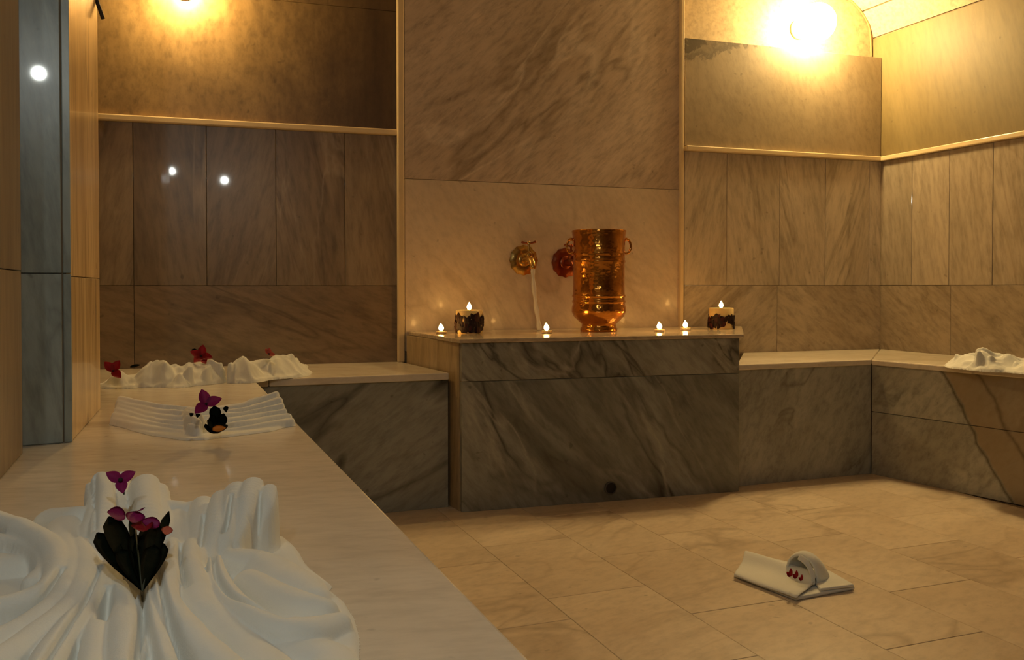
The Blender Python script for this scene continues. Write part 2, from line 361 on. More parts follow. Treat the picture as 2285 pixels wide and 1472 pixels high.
# back wall, three bays
wl = struct('wall_back_left', wfoot(LA, LB, -0.6, sx(LA,LB,0.86), -0.012, -0.2), 0, 2.45, mortar)
q = lambda xs: [sx(LA, LB, x) for x in xs]
tiles(wl, LA, LB, q([-0.62, -0.107, 0.85]), 0.40, 0.755, [brown_low])
tiles(wl, LA, LB, q([-0.62, -0.34, -0.107, 0.139, 0.383, 0.637, 0.85]), 0.755, 1.335, [brown1, brown2, brown1, brown2, brown1])
prism('trim', wfoot(LA, LB, 0, sx(LA,LB,0.838), 0.022, -0.01), 1.334, 1.356, trim_m, wl, 0.004, seg=2)
tiles(wl, LA, LB, q([-0.62, 0.85]), 1.357, 1.812, [bronze], 'panel')
tiles(wl, LA, LB, q([-0.62, 0.85]), 1.812, 2.40, [bronze], 'panel', base=-0.004)
wc = struct('wall_back_center', wfoot(MA, MB, 0, (Vector(MB)-Vector(MA)).length, -0.012, -0.2), 0, 2.45, mortar)
q = lambda xs: [sx(MA, MB, x) for x in xs]
tiles(wc, MA, MB, q([0.862, 2.068]), 0.50, 1.168, [centre_lo], 'slab')
tiles(wc, MA, MB, q([0.862, 2.068]), 1.168, 2.40, [centre_hi], 'slab')
prism('trim', wfoot(MA, MB, -0.018, 0.008, 0.016, -0.01), 0.46, 2.40, trim_m, wc, 0.004, seg=2)
prism('trim', wfoot(MA, MB, 1.209, 1.225, 0.020, -0.01), 0.56, 2.40, trim_m, wc, 0.003, seg=2)
wr = struct('wall_back_right', wfoot(RA, RB, 0, 1.08, -0.012, -0.045), 0, 1.815, mortar)
q = lambda xs: [sx(RA, RB, x) for x in xs]
tiles(wr, RA, RB, q([2.082, 2.552, 3.12]), 0.40, 0.757, [right_low, right_low2])
tiles(wr, RA, RB, q([2.082, 2.291, 2.563, 2.809, 3.054, 3.12]), 0.757, 1.334, [right2, right1, right1, right2, right1])
prism('trim', wfoot(RA, RB, 0.012, 1.045, 0.020, -0.01), 1.334, 1.356, trim_m, wr, 0.004, seg=2)
tiles(wr, RA, RB, q([2.082, 3.118]), 1.357, 1.818, [right_up], 'panel', thick=0.045)
wu = struct('wall_back_upper', wfoot(UA, UB, -0.02, 1.10, 0.0, -0.2), 0, 2.45, plaster)
# right wall
SA, SB = (XR, 3.42), (XR, -1.4)
ws = struct('wall_right', wfoot(SA, SB, -0.2, 4.9, -0.012, -0.2), 0, 2.6, mortar)
q = lambda ys: [sy(SA, SB, y) for y in ys]
tiles(ws, SA, SB, q([3.30, 2.891, 2.45, 2.0, 1.55, 1.1, 0.6, 0.1, -0.5, -1.4]), 0.40, 0.757, [side_low])
tiles(ws, SA, SB, q([3.30, 3.107, 2.902, 2.686, 2.45, 2.2, 1.95, 1.55, 1.1, 0.6, 0.1, -0.5, -1.4]), 0.757, 1.334, [side1])
prism('trim', wfoot(SA, SB, 0.125, 4.8, 0.020, -0.01), 1.334, 1.356, trim_m, ws, 0.004, seg=2)
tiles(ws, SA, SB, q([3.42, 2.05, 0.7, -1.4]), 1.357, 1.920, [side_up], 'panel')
# vault: a strip of stone, then plaster
prof = [(3.122,1.926),(3.098,1.985),(3.052,2.043),(2.984,2.092),(2.86,2.14),(2.66,2.19),(2.35,2.24),(1.95,2.28),(1.5,2.30),(1.0,2.305),(0.4,2.29),(-0.2,2.27),(-1.2,2.25)]
def vault(name, pts, mat, parent=None, th=0.03, y0=3.372, y1=-1.4, inset=0.0):
    bm = bmesh.new(); A_ = []; B_ = []
    pv = [Vector((x, 0, z)) for x, z in pts]
    nrm = []
    for i in range(len(pv)):
        t = (pv[min(i+1,len(pv)-1)]-pv[max(i-1,0)]).normalized(); nrm.append(Vector((-t.z, 0, t.x))*-1 if False else Vector((t.z,0,-t.x)))
    loops = []
    for y in (y0, y1):
        inn = [bm.verts.new((p.x, y, p.z)) for p in pv]
        out = [bm.verts.new((p.x + n.x*th, y, p.z + n.z*th)) for p, n in zip(pv, nrm)]
        loops.append((inn, out))
    (i0, o0), (i1, o1) = loops
    for k in range(len(pv)-1):
        bm.faces.new((i0[k], i0[k+1], i1[k+1], i1[k])); bm.faces.new((o0[k], o0[k+1], o1[k+1], o1[k]))
        bm.faces.new((i0[k], i0[k+1], o0[k+1], o0[k])); bm.faces.new((i1[k], i1[k+1], o1[k+1], o1[k]))
    bm.faces.new((i0[0], o0[0], o1[0], i1[0])); bm.faces.new((i0[-1], o0[-1], o1[-1], i1[-1]))
    me = mesh_bm(bm, name, True, 40)
    return link(name, me, mat, parent, 'structure' if parent is None else None)
ce = vault('ceiling', spline(prof[2:], 4) if False else prof[2:], vault_m, y0=3.50)
vault('cornice_slab', [(x, z) for x, z in prof[:2]] + [(3.056, 2.038)], vault_m, ce)
# dark joint where the vault meets the back wall
arch = [(3.112,1.826),(3.106,1.921),(3.092,1.985),(3.046,2.043),(2.980,2.089),(2.86,2.132),(2.66,2.182),(2.35,2.232),(2.09,2.262)]
bm = tube([(x, 3.353, z) for x, z in [tuple(p) for p in spline(arch, 4)]], 0.005, 6)
tr = link('trim_1', mesh_bm(bm, 'trim_1', True), plain('joint_ochre_dark', (0.30,0.19,0.08), 0.8), None, 'structure')
# left side: near pier, grey pier, alcove
wn = struct('wall_left_near', [(-0.60,1.52),(-0.247,1.52),(-0.247,1.76),(-0.60,1.76)], ZB+0.0005, 2.45, mortar)
NA, NB = (-0.247, 1.52), (-0.247, 1.76)
for z0, z1 in ((ZB, 0.778), (0.778, 1.60), (1.60, 2.40)):
    tiles(wn, NA, NB, [0.0, 0.24], z0, z1, [near_m], base=0.012, thick=0.0)
pf = [(-0.75,1.793),(-0.177,1.860),(-0.160,2.33),(-0.75,2.33)]
wp = struct('wall_left_pier', pf, ZB+0.0005, 2.45, mortar)
GA, GB = (-0.75, 1.793), (-0.165, 1.861)
gl = (Vector(GB)-Vector(GA)).length
for z0, z1 in ((ZB, 0.775), (0.775, 1.155), (1.155, 2.40)):
    if z0 == 0.775:
        tiles(wp, GA, GB, [0.0, gl-0.016], 0.775, 2.40, [grey], base=0.010, thick=-0.002)
    if z0 == ZB: tiles(wp, GA, GB, [0.0, gl-0.016], z0, z1, [grey], base=0.010, thick=-0.002)
    if z0 != 1.155: tiles(wp, GA, GB, [gl-0.015, gl], z0, z1 if z0 == ZB else 2.40, [grey], name='tile_edge', base=0.008, thick=-0.002)
PA, PB = (-0.167, 1.862), (-0.148, 2.335)
pl = (Vector(PB)-Vector(PA)).length
for z0, z1 in ((ZB, 0.77), (0.77, 2.40)):
    d = (Vector(PB)-Vector(PA)).normalized(); n = Vector((d.y, -d.x))
    tiles(wp, PA, PB, [0.0, pl], z0, z1, [pier_side], base=0.0, thick=0.008)
struct('wall_left', [(-1.25,-1.4),(-1.10,-1.4),(-1.10,2.0),(-0.72,2.0),(-0.72,3.7),(-1.25,3.7)], 0, 2.45, plaster_dark)
struct('wall_front', [(-1.25,-1.55),(3.3,-1.55),(3.3,-1.40),(-1.25,-1.40)], 0, 2.45, plaster_dark)

# ------------------------------------------------------------------ stone benches and counter
b1 = thing('stone_bench', 'long L-shaped cream marble bench along the left side and back corner', 'bench', (0.0, 1.5, 0))
prism('top_slab', [(-1.08,0.30),(0.262,0.30),(0.252,2.93),(-0.70,2.93)][0:0] or [(-1.08,0.302),(0.264,0.302),(0.256,2.90),(-0.70,2.90),(-0.70,1.98),(-1.08,1.98)], ZB-0.024, ZB, top_m, b1, 0.004, seg=2)
prism('top_slab', [(-1.08,-1.38),(0.264,-1.38),(0.264,0.298),(-1.08,0.298)], ZB-0.024, ZB, top_m, b1, 0.004, seg=2)
xs = [-0.70, 0.02, 0.30, 0.892]
for a, b in zip(xs, xs[1:]):
    yb = lambda x: LA[1] + (x-LA[0])*(LB[1]-LA[1])/(LB[0]-LA[0]) - 0.002
    prism('top_slab', [(a+0.0006,2.9015),(b-0.0006,2.9015),(b-0.0006 if b < 0.8 else 0.846,yb(min(b,0.84))),(a+0.0006,yb(a))], ZB-0.024, ZB, top_m, b1, 0.004 if True else 0, seg=2)
prism('front_slab', [(0.236,-1.38),(0.254,-1.38),(0.246,2.93),(0.228,2.93)], 0.0, ZB-0.0245, front_m, b1, 0.001)
prism('front_slab', [(0.248,2.912),(0.893,2.918),(0.893,2.936),(0.248,2.936)], 0.0, ZB-0.0245, front_bl, b1, 0.001)
b2 = thing('stone_bench', 'marble bench wrapping the right back corner, brown band across its front', 'bench', (2.8, 2.6, 0))
corner = (2.625, 2.825)
edge = (2.96, 0.8)
rb = lambda x: RA[1] + (x-RA[0])*(RB[1]-RA[1])/(RB[0]-RA[0]) - 0.003
prism('top_slab', [(1.986,2.815),(corner[0],corner[1]-0.006),(3.116,rb(3.116)),(2.375,rb(2.375))], ZB-0.022, ZB, top_m, b2, 0.004, seg=2)
prism('top_slab', [(corner[0]+0.001,corner[1]-0.008),(edge[0]-0.01,edge[1]),(3.118,edge[1]),(3.118,rb(3.116)-0.001)], ZB-0.022, ZB-0.0004, top_m, b2, 0.004, seg=2)
prism('front_slab', [(1.994,2.828),(2.640,2.832),(2.640,2.85),(2.012,2.85)], 0.0, ZB-0.0225, front_r, b2, 0.001)
d2 = (Vector(edge)-Vector(corner)).normalized()
def fs(s0, s1, z0, z1, m):
    A_ = Vector(corner) + Vector((0.012,0.004)); n = Vector((d2.y, -d2.x))
    p = [A_ + d2*s0, A_ + d2*s1, A_ + d2*s1 - n*0.018, A_ + d2*s0 - n*0.018]
    prism('front_slab', [tuple(v) for v in p], z0, z1, m, b2, 0.001)
fs(0.002, 1.2, 0.252, ZB-0.0225, front_s); fs(0.002, 1.2, 0.0, 0.250, front_s); fs(1.202, 2.0, 0.0, ZB-0.0225, front_s)

ct = thing('wash_counter', 'tall veined marble wash counter in the middle carrying the candles', 'counter', (1.45, 3.0, 0))
c0, c1, c2, c3 = (0.913,2.831), (1.955,2.757), (2.35,3.322), (0.862,3.376)
prism('top_slab', [(c0[0]-0.012,c0[1]-0.012),(c1[0]+0.012,c1[1]-0.012),(2.366,3.318),(2.09,3.326),(2.075,3.336),(0.872,3.376),(0.872,3.372)][0:6], ZC-0.014, ZC, ctop_m, ct, 0.003, seg=2)
dn = (Vector(c1)-Vector(c0)).normalized(); nn = Vector((dn.y, -dn.x))
def cf(z0, z1, m, pr=0.0):
    a = Vector(c0) + nn*pr; b = Vector(c1) + nn*pr
    prism('front_slab', [tuple(a), tuple(b), tuple(b-nn*0.02), tuple(a-nn*0.02)], z0, z1, m, ct, 0.0012)
cf(0.436, ZC-0.0145, front_up, 0.001); cf(0.0, 0.4345, front_m)
# side slabs towards the left bench
def cside(t0, t1, z0, z1):
    a = Vector(c0).lerp(Vector(c3), t0); b = Vector(c0).lerp(Vector(c3), t1); d = (b-a).normalized(); n = Vector((-d.y, d.x))
    prism('side_slab', [tuple(a), tuple(b), tuple(b-n*0.02), tuple(a-n*0.02)], z0, z1, counter_side, ct, 0.001)
cside(0.04, 0.40, 0.0, ZC-0.0145); cside(0.402, 0.98, 0.0, ZC-0.0145)
prism('side_slab', [(c1[0]-0.004,c1[1]+0.022),(2.345,3.318),(2.325,3.318),(c1[0]-0.026,c1[1]+0.024)], 0.0, ZC-0.0145, counter_side, ct, 0.001)
# drain
dc = aty(1362, 1088, 2.793); ang = math.atan2(dn.y, dn.x)
def drain_part(name, prof, m):
    bm = lathe(prof, 20); bmesh.ops.rotate(bm, verts=bm.verts, cent=(0,0,0), matrix=Matrix.Rotation(math.pi/2, 3, 'X')); 
    bmesh.ops.rotate(bm, verts=bm.verts, cent=(0,0,0), matrix=Matrix.Rotation(ang, 3, 'Z'))
    o = link(name, mesh_bm(bm, name, True, 40), m, ct); o.location = dc - ct.location; return o
drain_part('drain_collar', [(0.0225,-0.006),(0.0225,0.006),(0.019,0.007),(0.0185,-0.004)], plain('drain_collar', (0.09,0.08,0.065), 0.6))
drain_part('drain_hole', [(0.0001,0.002),(0.0187,0.0022),(0.0187,-0.004)][::-1], hole_m)

# ------------------------------------------------------------------ lamps
def lamp(name, label, c, r, m, wall_y):
    t = thing(name, label, 'lamp', c)
    bm = bmesh.new(); bmesh.ops.create_uvsphere(bm, u_segments=24, v_segments=14, radius=r)
    link('globe', mesh_bm(bm, 'globe', True), m, t)
    L_ = wall_y - c[1]
    bm = lathe([(0.0,L_),(0.045,L_),(0.045,L_-0.008),(0.026,L_-0.014),(0.026,r*0.86),(0.0,r*0.8)][1:-1], 24)
    bmesh.ops.rotate(bm, verts=bm.verts, cent=(0,0,0), matrix=Matrix.Rotation(-math.pi/2, 3, 'X'))
    link('wall_mount', mesh_bm(bm, 'wall_mount', True, 40), trim_m, t)
    return t
pr_ = aty(1822, 50, 3.245)
lamp('wall_lamp', 'glaring round wall lamp above the right back panel', tuple(pr_), 0.085, lampglow, 3.366)
plm = aty(412, -42, 3.375)
lamp('wall_lamp', 'wall lamp at the top edge over the bronze panel', tuple(plm), 0.04, lampglow2, 3.448)
pts = [aty(x, y, 2.30) for x, y in ((230,42),(224,25),(218,8),(209,-20),(196,-60))]
for p_ in pts: p_.x += 0.0
bm = tube([Vector(p) for p in [tuple(v) for v in spline([tuple(v) for v in pts], 4)]], 0.0045, 8)
tag(link('cable', mesh_bm(bm, 'cable', True), dark_m), 'short dark bent cable at the top of the left pier', 'cable')

# ------------------------------------------------------------------ brass bucket
bk = aty(1336, 735, 3.13); bk.z = ZC
t = thing('brass_bucket', 'tall hammered copper-gold bucket with ring handles on the counter', 'bucket', tuple(bk))
k = 1/556.0
P_ = [(39,0),(40,2),(40,6),(37,10),(37,16),(44,22),(54,32),(58.5,42),(58.5,50),(56.5,58),(56.5,61),(57.5,63),(57.5,66),(56,68),(56,73),(57.5,75),(57.5,78),(56,80),(55.5,100),(55.5,146),(57,149),(57,152),(55.8,154),(55.8,163),(57.2,166),(57.2,169),(56,172),(57,205),(58,212),(58.8,216),(58,217.5),(56,216.5),(54.5,205),(53,60),(40,24)]
bm = lathe([(r*k, z*k) for r, z in P_], 48)
link('body', mesh_bm(bm, 'body', True, 50), brass, t)
def ring_handle(side):
    dx = R_*side
    c = dx*(60*k) + Vector((0,0,183*k))
    bm = bmesh.new()
    pts = [c + dx*(12*k*math.cos(a)*0.75 if True else 0) + Vector((0,0,15*k*math.sin(a))) for a in np.linspace(0, 2*math.pi, 20, endpoint=False)]
    bm = tube(pts, 2.6*k, 8, closed=True)
    h = link('ring_handle', mesh_bm(bm, 'ring_handle', True), brass, t)
    bm = tube([dx*(53*k)+Vector((0,0,197*k)), dx*(60*k)+Vector((0,0,199*k)), dx*(66*k)+Vector((0,0,196*k))], 3.4*k, 8)
    link('lug', mesh_bm(bm, 'lug', True), brass, h)
ring_handle(1); ring_handle(-1)

# ------------------------------------------------------------------ taps
def tap(name, label, x, z, wy, m, water_on):
    t = thing(name, label, 'tap', (x, wy, z))
    # scalloped rosette
    bm = bmesh.new(); n = 48; rings = []
    for rr, yy in ((0.0, -0.012), (0.020,-0.013), (0.026,-0.009), (0.040,-0.011), (0.050,-0.007), (0.060,-0.0045), (0.060,0.0)):
        rings.append([bm.verts.new(((rr*(1+(0.035*math.cos(12*a) if rr > 0.045 else 0)))*math.cos(a), yy, rr*(1+(0.035*math.cos(12*a) if rr > 0.045 else 0))*math.sin(a))) for a in np.linspace(0, 2*math.pi, n, endpoint=False)] if rr else [bm.verts.new((0, yy, 0))])
    for i in range(n): bm.faces.new((rings[0][0], rings[1][i], rings[1][(i+1)%n]))
    for a_, b_ in zip(rings[1:], rings[2:]):
        for i in range(n): bm.faces.new((a_[i], a_[(i+1)%n], b_[(i+1)%n], b_[i]))
    bm.faces.new(rings[-1])
    link('rosette', mesh_bm(bm, 'rosette', True, 40), m, t)
    bm = tube([(0,-0.008,0),(0,-0.03,0),(0,-0.031,0),(0,-0.05,0.002),(0,-0.066,0.001),(0,-0.082,-0.004),(0,-0.094,-0.014),(0,-0.099,-0.026),(0,-0.100,-0.034),(0,-0.100,-0.036)], [0.012,0.012,0.0155,0.0175,0.0175,0.0145,0.0125,0.0115,0.0125,0.0105], 16)
    link('body', mesh_bm(bm, 'body', True, 50), m, t)
    bm = lathe([(0.010,0.010),(0.013,0.018),(0.013,0.026),(0.008,0.030),(0.0045,0.034),(0.0045,0.060),(0.007,0.062),(0.007,0.070),(0.0045,0.074)], 16)
    s = link('valve_stem', mesh_bm(bm, 'valve_stem', True, 40), m, t); s.location = (0,-0.058,0)
    bm = tube([(-0.030,0,0.071),(-0.026,0,0.0695),(-0.012,0,0.067),(0,0,0.066),(0.012,0,0.067),(0.026,0,0.0715),(0.030,0,0.073)], [0.0035,0.0055,0.0038,0.005,0.0038,0.0055,0.0035], 10)
    h = link('handle', mesh_bm(bm, 'handle', True), tapcopper, t); h.location = (0,-0.058,0); h.rotation_euler = (0,0,D(-14))
    return t
wyM = lambda x: MA[1] + (x-MA[0])*(MB[1]-MA[1])/(MB[0]-MA[0]) - 0.0005
X1 = 1.349; tap('water_tap', 'brass wall tap on a scalloped rosette with water running', X1, 0.858, wyM(X1), tapbrass, True)
X2 = 1.532; tap('water_tap', 'dark copper wall tap half hidden behind the brass bucket', X2, 0.850, wyM(X2), tapcopper, False)
ys = wyM(X1)
pts = [(X1, ys-0.100, 0.822), (X1+0.001, ys-0.101, 0.78), (X1+0.008, ys-0.104, 0.70), (X1+0.018, ys-0.108, 0.63), (X1+0.025, ys-0.11, ZC+0.001)]
bm = tube([tuple(p) for p in spline(pts, 5)], [0.0072+0.002*math.sin(i*1.1)+0.00008*i for i in range(len(spline(pts,5)))], 12)
tag(link('water_stream', mesh_bm(bm, 'water_stream', True), water), 'thin stream of water falling from the brass tap', 'water')

# ------------------------------------------------------------------ candles
def flame_mesh(w_, h_):
    prof = [(0.12,0.0),(0.62,0.10),(0.95,0.25),(1.0,0.36),(0.82,0.55),(0.5,0.75),(0.22,0.9),(0.03,1.0)]
    return mesh_bm(lathe([(r*w_/2, z*h_) for r, z in prof], 14), 'flame', True)
def tealight(px, Y, label):
    p = aty(px, 735, Y); p.z = ZC
    t = thing('tea_light', label, 'candle', tuple(p), 0, 'tea lights on the counter')
    link('cup', mesh_bm(lathe([(0.0175,0),(0.019,0.001),(0.0195,0.009),(0.0198,0.0095),(0.0188,0.0095),(0.0185,0.004)], 24), 'cup', True, 40), alu, t)
    link('wax', mesh_bm(lathe([(0.018,0.001),(0.0184,0.0075)], 24), 'wax', True, 40), wax, t)
    link('wick', mesh_bm(tube([(0,0,0.006),(0,0,0.012),(0.001,0,0.016)], 0.0008, 6), 'wick'), wick_m, t)
    o = link('flame', flame_mesh(0.020, 0.029), flame_m, t); o.location = (0,0,0.011); o.rotation_euler = (0, D(-6), 0)
tealight(985, 3.16, 'small lit tea light at the left end of the counter')
tealight(1220, 3.05, 'small lit tea light between the running tap and the brass bucket')
tealight(1472, 2.99, 'lit tea light nearest the right side of the brass bucket')
tealight(1530, 3.07, 'small lit tea light just left of the right pillar candle')
def petal_mesh(L_, W_, cup=0.2, tip=0.15, nu=6, nv=9):
    """pointed oval blade along +Y, from the origin"""
    bm = bmesh.new(); g = []
    for j in range(nv):
        v = j/(nv-1); wd = W_/2*(math.sin(math.pi*min(1, (v*0.93+0.07)))**0.75)*(1-0.25*v)
        if j == nv-1: wd = W_*0.02
        row = []
        for i in range(nu):
            u = i/(nu-1)*2-1
            row.append(bm.verts.new((u*wd, v*L_, cup*abs(u)**1.6*wd + tip*L_*v*v)))
        g.append(row)
    for j in range(nv-1):
        for i in range(nu-1): bm.faces.new((g[j][i], g[j][i+1], g[j+1][i+1], g[j+1][i]))
    bmesh.ops.solidify(bm, geom=list(bm.faces), thickness=0.0006)
    return mesh_bm(bm, 'petal', True)
def leaf_mesh(L_, W_, cup=0.2, tip=0.1, nu=5, nv=9):
    """blunt oblong leaf, widest past the middle"""
    bm = bmesh.new(); g = []
    for j in range(nv):
        v = j/(nv-1); wd = W_/2*np.interp(v, [0,.15,.4,.7,.85,.95,1], [.12,.3,.72,1,.92,.6,.08])
        g.append([bm.verts.new(((i/(nu-1)*2-1)*wd, v*L_, cup*abs(i/(nu-1)*2-1)*wd + tip*L_*(v*v-v))) for i in range(nu)])
    for j in range(nv-1):
        for i in range(nu-1): bm.faces.new((g[j][i], g[j][i+1], g[j+1][i+1], g[j+1][i]))
    bmesh.ops.solidify(bm, geom=list(bm.faces), thickness=0.0007)
    return mesh_bm(bm, 'leaf', True)
def blade(name, base, tip, width, face, mat, parent, mesh=None, cup=0.25, bend=0.12):
    base = Vector(base); tip = Vector(tip); y = tip-base; L_ = y.length; y.normalize()
    f = Vector(face); x = y.cross(f).normalized(); z = x.cross(y)
    me = (leaf_mesh if name == 'leaf' else petal_mesh)(L_, width, cup, bend); me.name = name
    o = link(name, me, mat, parent)
    M = Matrix((x, y, z)).transposed().to_4x4()
    off = parent.location if parent else Vector((0,0,0))
    M.translation = base - off; o.matrix_local = M
    return o
def pillar(px, Y, label, seed, dark):
    p = aty(px, 735, Y); p.z = ZC; rr = random.Random(seed)
    t = thing('pillar_candle', label, 'candle', tuple(p), 0, 'pillar candles on the counter')
    r_, h_ = 0.050, 0.086
    link('wax', mesh_bm(lathe([(r_-0.002,0),(r_,0.003),(r_,h_-0.003),(r_-0.003,h_),(r_-0.012,h_-0.003),(0.004,h_-0.006)], 40), 'wax', True, 50), wax, t)
    link('wick', mesh_bm(tube([(0,0,h_-0.008),(0,0,h_+0.004),(0.001,0,h_+0.008)], 0.001, 6), 'wick'), wick_m, t)
    o = link('flame', flame_mesh(0.018, 0.030), flame_m, t); o.location = (0,0,h_+0.0)
    bm = bmesh.new(); na = 72; rows_ = []
    for j, zf in enumerate((0.0, 0.35, 0.7, 1.0)):
        row = []
        for i in range(na):
            a = 2*math.pi*i/na
            top = h_*(0.80 if dark else 0.64) + 0.006*math.sin(5*a+seed) + 0.004*math.sin(13*a+seed*2); bot = 0.003 + (0.004 if dark else 0.010)*(1+math.sin(3*a+seed*3.1)) + 0.002*math.sin(11*a)
            z = bot+(top-bot)*zf; q_ = r_+0.0012+0.0012*math.sin(9*a+6*zf+seed)+0.001*math.sin(23*a+j)
            row.append(bm.verts.new((q_*math.cos(a), q_*math.sin(a), z)))
        rows_.append(row)
    for u_, v_ in zip(rows_, rows_[1:]):
        for i in range(na):
            if not dark and (i % 24) in (3, 4): continue
            bm.faces.new((u_[i], u_[(i+1)%na], v_[(i+1)%na], v_[i]))
    bmesh.ops.solidify(bm, geom=list(bm.faces), thickness=0.0012)
    link('leaf_wrap', mesh_bm(bm, 'leaf_wrap', False), wax_dark, t)
    n = 40
    for i in range(n):      # dried leaves and petals pressed into the wax
        a = 2*math.pi*i/n*1.0 + rr.uniform(-0.15,0.15); zc = rr.uniform(0.010, h_*0.74) if dark else rr.uniform(0.010, h_*0.60)
        if not dark and rr.random() < 0.12: continue
        c = Vector((math.cos(a)*(r_+0.0045), math.sin(a)*(r_+0.0045), zc)); nrm = Vector((math.cos(a), math.sin(a), 0.0))
        tg = Vector((-math.sin(a), math.cos(a), 0)); th = rr.uniform(0.3, 2.8); dd = tg*math.cos(th) + Vector((0,0,1))*math.sin(th)
        L_ = rr.uniform(0.022, 0.036)
        b0 = c - dd*L_/2; 
        o = blade('dried_leaf', Vector(p)+b0, Vector(p)+b0+dd*L_, rr.uniform(0.016,0.026), nrm, wax_red if rr.random() < 0.35 else wax_dark, t, cup=-0.1, bend=0.02)
pillar(1047, 3.17, 'pillar candle wrapped in dark dried leaves left of the tap', 3, True)
pillar(1609, 3.12, 'pillar candle with pale wax and dried petals at right counter end', 8, False)

# ------------------------------------------------------------------ towels: cloth laid over fold crests
def towel(name, label, ridges, poly, zb, res=0.003, h0=0.006, kk=0.004, origin=None, group=None, crumple=0.0, seed=1, soften=1, grooves=()):
    """ridges: lists of (x, y, h, w); poly: outline of the flat cloth; heights above zb"""
    segs = [np.array(spline(r, 7)) for r in ridges]
    allp = np.concatenate([s[:, :2] for s in segs] + [np.array(poly)]); mw = max(abs(s[:, 3]).max() for s in segs)
    x0, y0 = allp.min(0)-mw-0.01; x1, y1 = allp.max(0)+mw+0.01
    nx, ny = int((x1-x0)/res)+2, int((y1-y0)/res)+2
    X, Y = np.meshgrid(x0+np.arange(nx)*res, y0+np.arange(ny)*res, indexing='ij')
    rs = np.random.RandomState(seed)
    WX = X.copy(); WY = Y.copy()
    for i in range(4):     # gentle wander so nothing is ruler-straight
        kx, ky, ph, ph2 = rs.uniform(-60,60), rs.uniform(-60,60), rs.uniform(0,6.28), rs.uniform(0,6.28)
        WX += 0.0012*np.sin(kx*X+ky*Y+ph); WY += 0.0012*np.sin(ky*X-kx*Y+ph2)
    # flat sheet: signed distance to outline
    P = np.array(poly); inside = np.zeros_like(X, bool); dmin = np.full_like(X, 1e9)
    n = len(P)
    for i in range(n):
        a, b = P[i], P[(i+1)%n]; cond = ((a[1] > WY) != (b[1] > WY))
        with np.errstate(divide='ignore', invalid='ignore'):
            xi = (b[0]-a[0])*(WY-a[1])/(b[1]-a[1]+1e-12)+a[0]
        inside ^= cond & (WX < xi)
        d = b-a; tt = np.clip(((WX-a[0])*d[0]+(WY-a[1])*d[1])/(d@d+1e-12), 0, 1)
        dmin = np.minimum(dmin, np.hypot(WX-a[0]-tt*d[0], WY-a[1]-tt*d[1]))
    sd = np.where(inside, dmin, -dmin)
    Zs = np.where(sd > -0.004, h0*np.sqrt(np.clip((sd+0.004)/0.006, 0, 1)), np.clip((sd+0.004)*1.5, -0.02, -0.00001))
    Z = Zs
    for s in segs:
        best = np.full_like(X, -0.02)
        for a, b in zip(s[:-1], s[1:]):
            mwid = max(abs(a[3]), abs(b[3]))+0.004
            bb = (WX > min(a[0],b[0])-mwid) & (WX < max(a[0],b[0])+mwid) & (WY > min(a[1],b[1])-mwid) & (WY < max(a[1],b[1])+mwid)
            if not bb.any(): continue
            xx, yy = WX[bb], WY[bb]; d = (b-a)[:2]; L2 = d@d+1e-12
            tt = np.clip(((xx-a[0])*d[0]+(yy-a[1])*d[1])/L2, 0, 1)
            dd = np.hypot(xx-a[0]-tt*d[0], yy-a[1]-tt*d[1]); h = a[2]+(b[2]-a[2])*tt; ww = a[3]+(b[3]-a[3])*tt
            wa = np.abs(ww); u = np.sqrt(np.clip(1-(dd/wa)**2, 0, 1))
            z = np.where(h > wa, h-wa+wa*u, h*u)              # rounded fold with upright sides
            z = np.where(ww < 0, h*np.clip(1-np.sqrt((dd/wa)**2+0.01)+0.1, 0, 1), z)   # drape falling away like a tent
            z = np.where(dd < wa, z, -0.02)
            best[bb] = np.maximum(best[bb], z)
        # smooth max
        hh = np.clip(0.5+0.5*(Z-best)/kk, 0, 1); m_ = best*(1-hh)+Z*hh+kk*hh*(1-hh)*0.5
        Z = np.where(best > -0.015, m_, Z)
    if crumple:
        cz = np.zeros_like(X)
        for i in range(9):
            th_ = rs.uniform(0, math.pi); fq = rs.uniform(45, 150); ph = rs.uniform(0, 6.28); wv = rs.uniform(0.3, 0.9)
            arg = fq*(X*math.cos(th_)+Y*math.sin(th_)) + wv*3*np.sin(37*X+ph) + wv*2*np.sin(31*Y-ph) + ph
            cz += (1-np.abs(np.sin(arg/2))*2)*(60/fq)
        Z = np.where(Z > h0*0.8, Z + crumple*cz/3*np.clip((Z-h0*0.5)/0.02, 0, 1), Z)
    for gr in grooves:                    # creases pressed between folds
        g_ = np.array(spline(gr, 6)); sub = np.zeros_like(X)
        for a, b in zip(g_[:-1], g_[1:]):
            d = (b-a)[:2]; tt = np.clip(((X-a[0])*d[0]+(Y-a[1])*d[1])/(d@d+1e-12), 0, 1)
            dd = np.hypot(X-a[0]-tt*d[0], Y-a[1]-tt*d[1]); dep = a[2]+(b[2]-a[2])*tt; ww = a[3]+(b[3]-a[3])*tt
            sub = np.maximum(sub, dep*np.exp(-(dd/ww)**2))
        Z = np.where(Z > 0.004, np.maximum(Z-sub, 0.004), Z)
    for _ in range(soften):
        Zp = np.pad(Z, 1, mode='edge'); Z = 0.5*Z + 0.125*(Zp[:-2,1:-1]+Zp[2:,1:-1]+Zp[1:-1,:-2]+Zp[1:-1,2:])
    ok = Z > 0.0002
    cell = ok[:-1,:-1] | ok[1:,:-1] | ok[:-1,1:] | ok[1:,1:]
    used = np.zeros_like(ok); used[:-1,:-1] |= cell; used[1:,:-1] |= cell; used[:-1,1:] |= cell; used[1:,1:] |= cell
    idx = -np.ones(used.shape, int); idx[used] = np.arange(used.sum())
    XO, YO = X.copy(), Y.copy()          # pull the outermost points onto the hem line
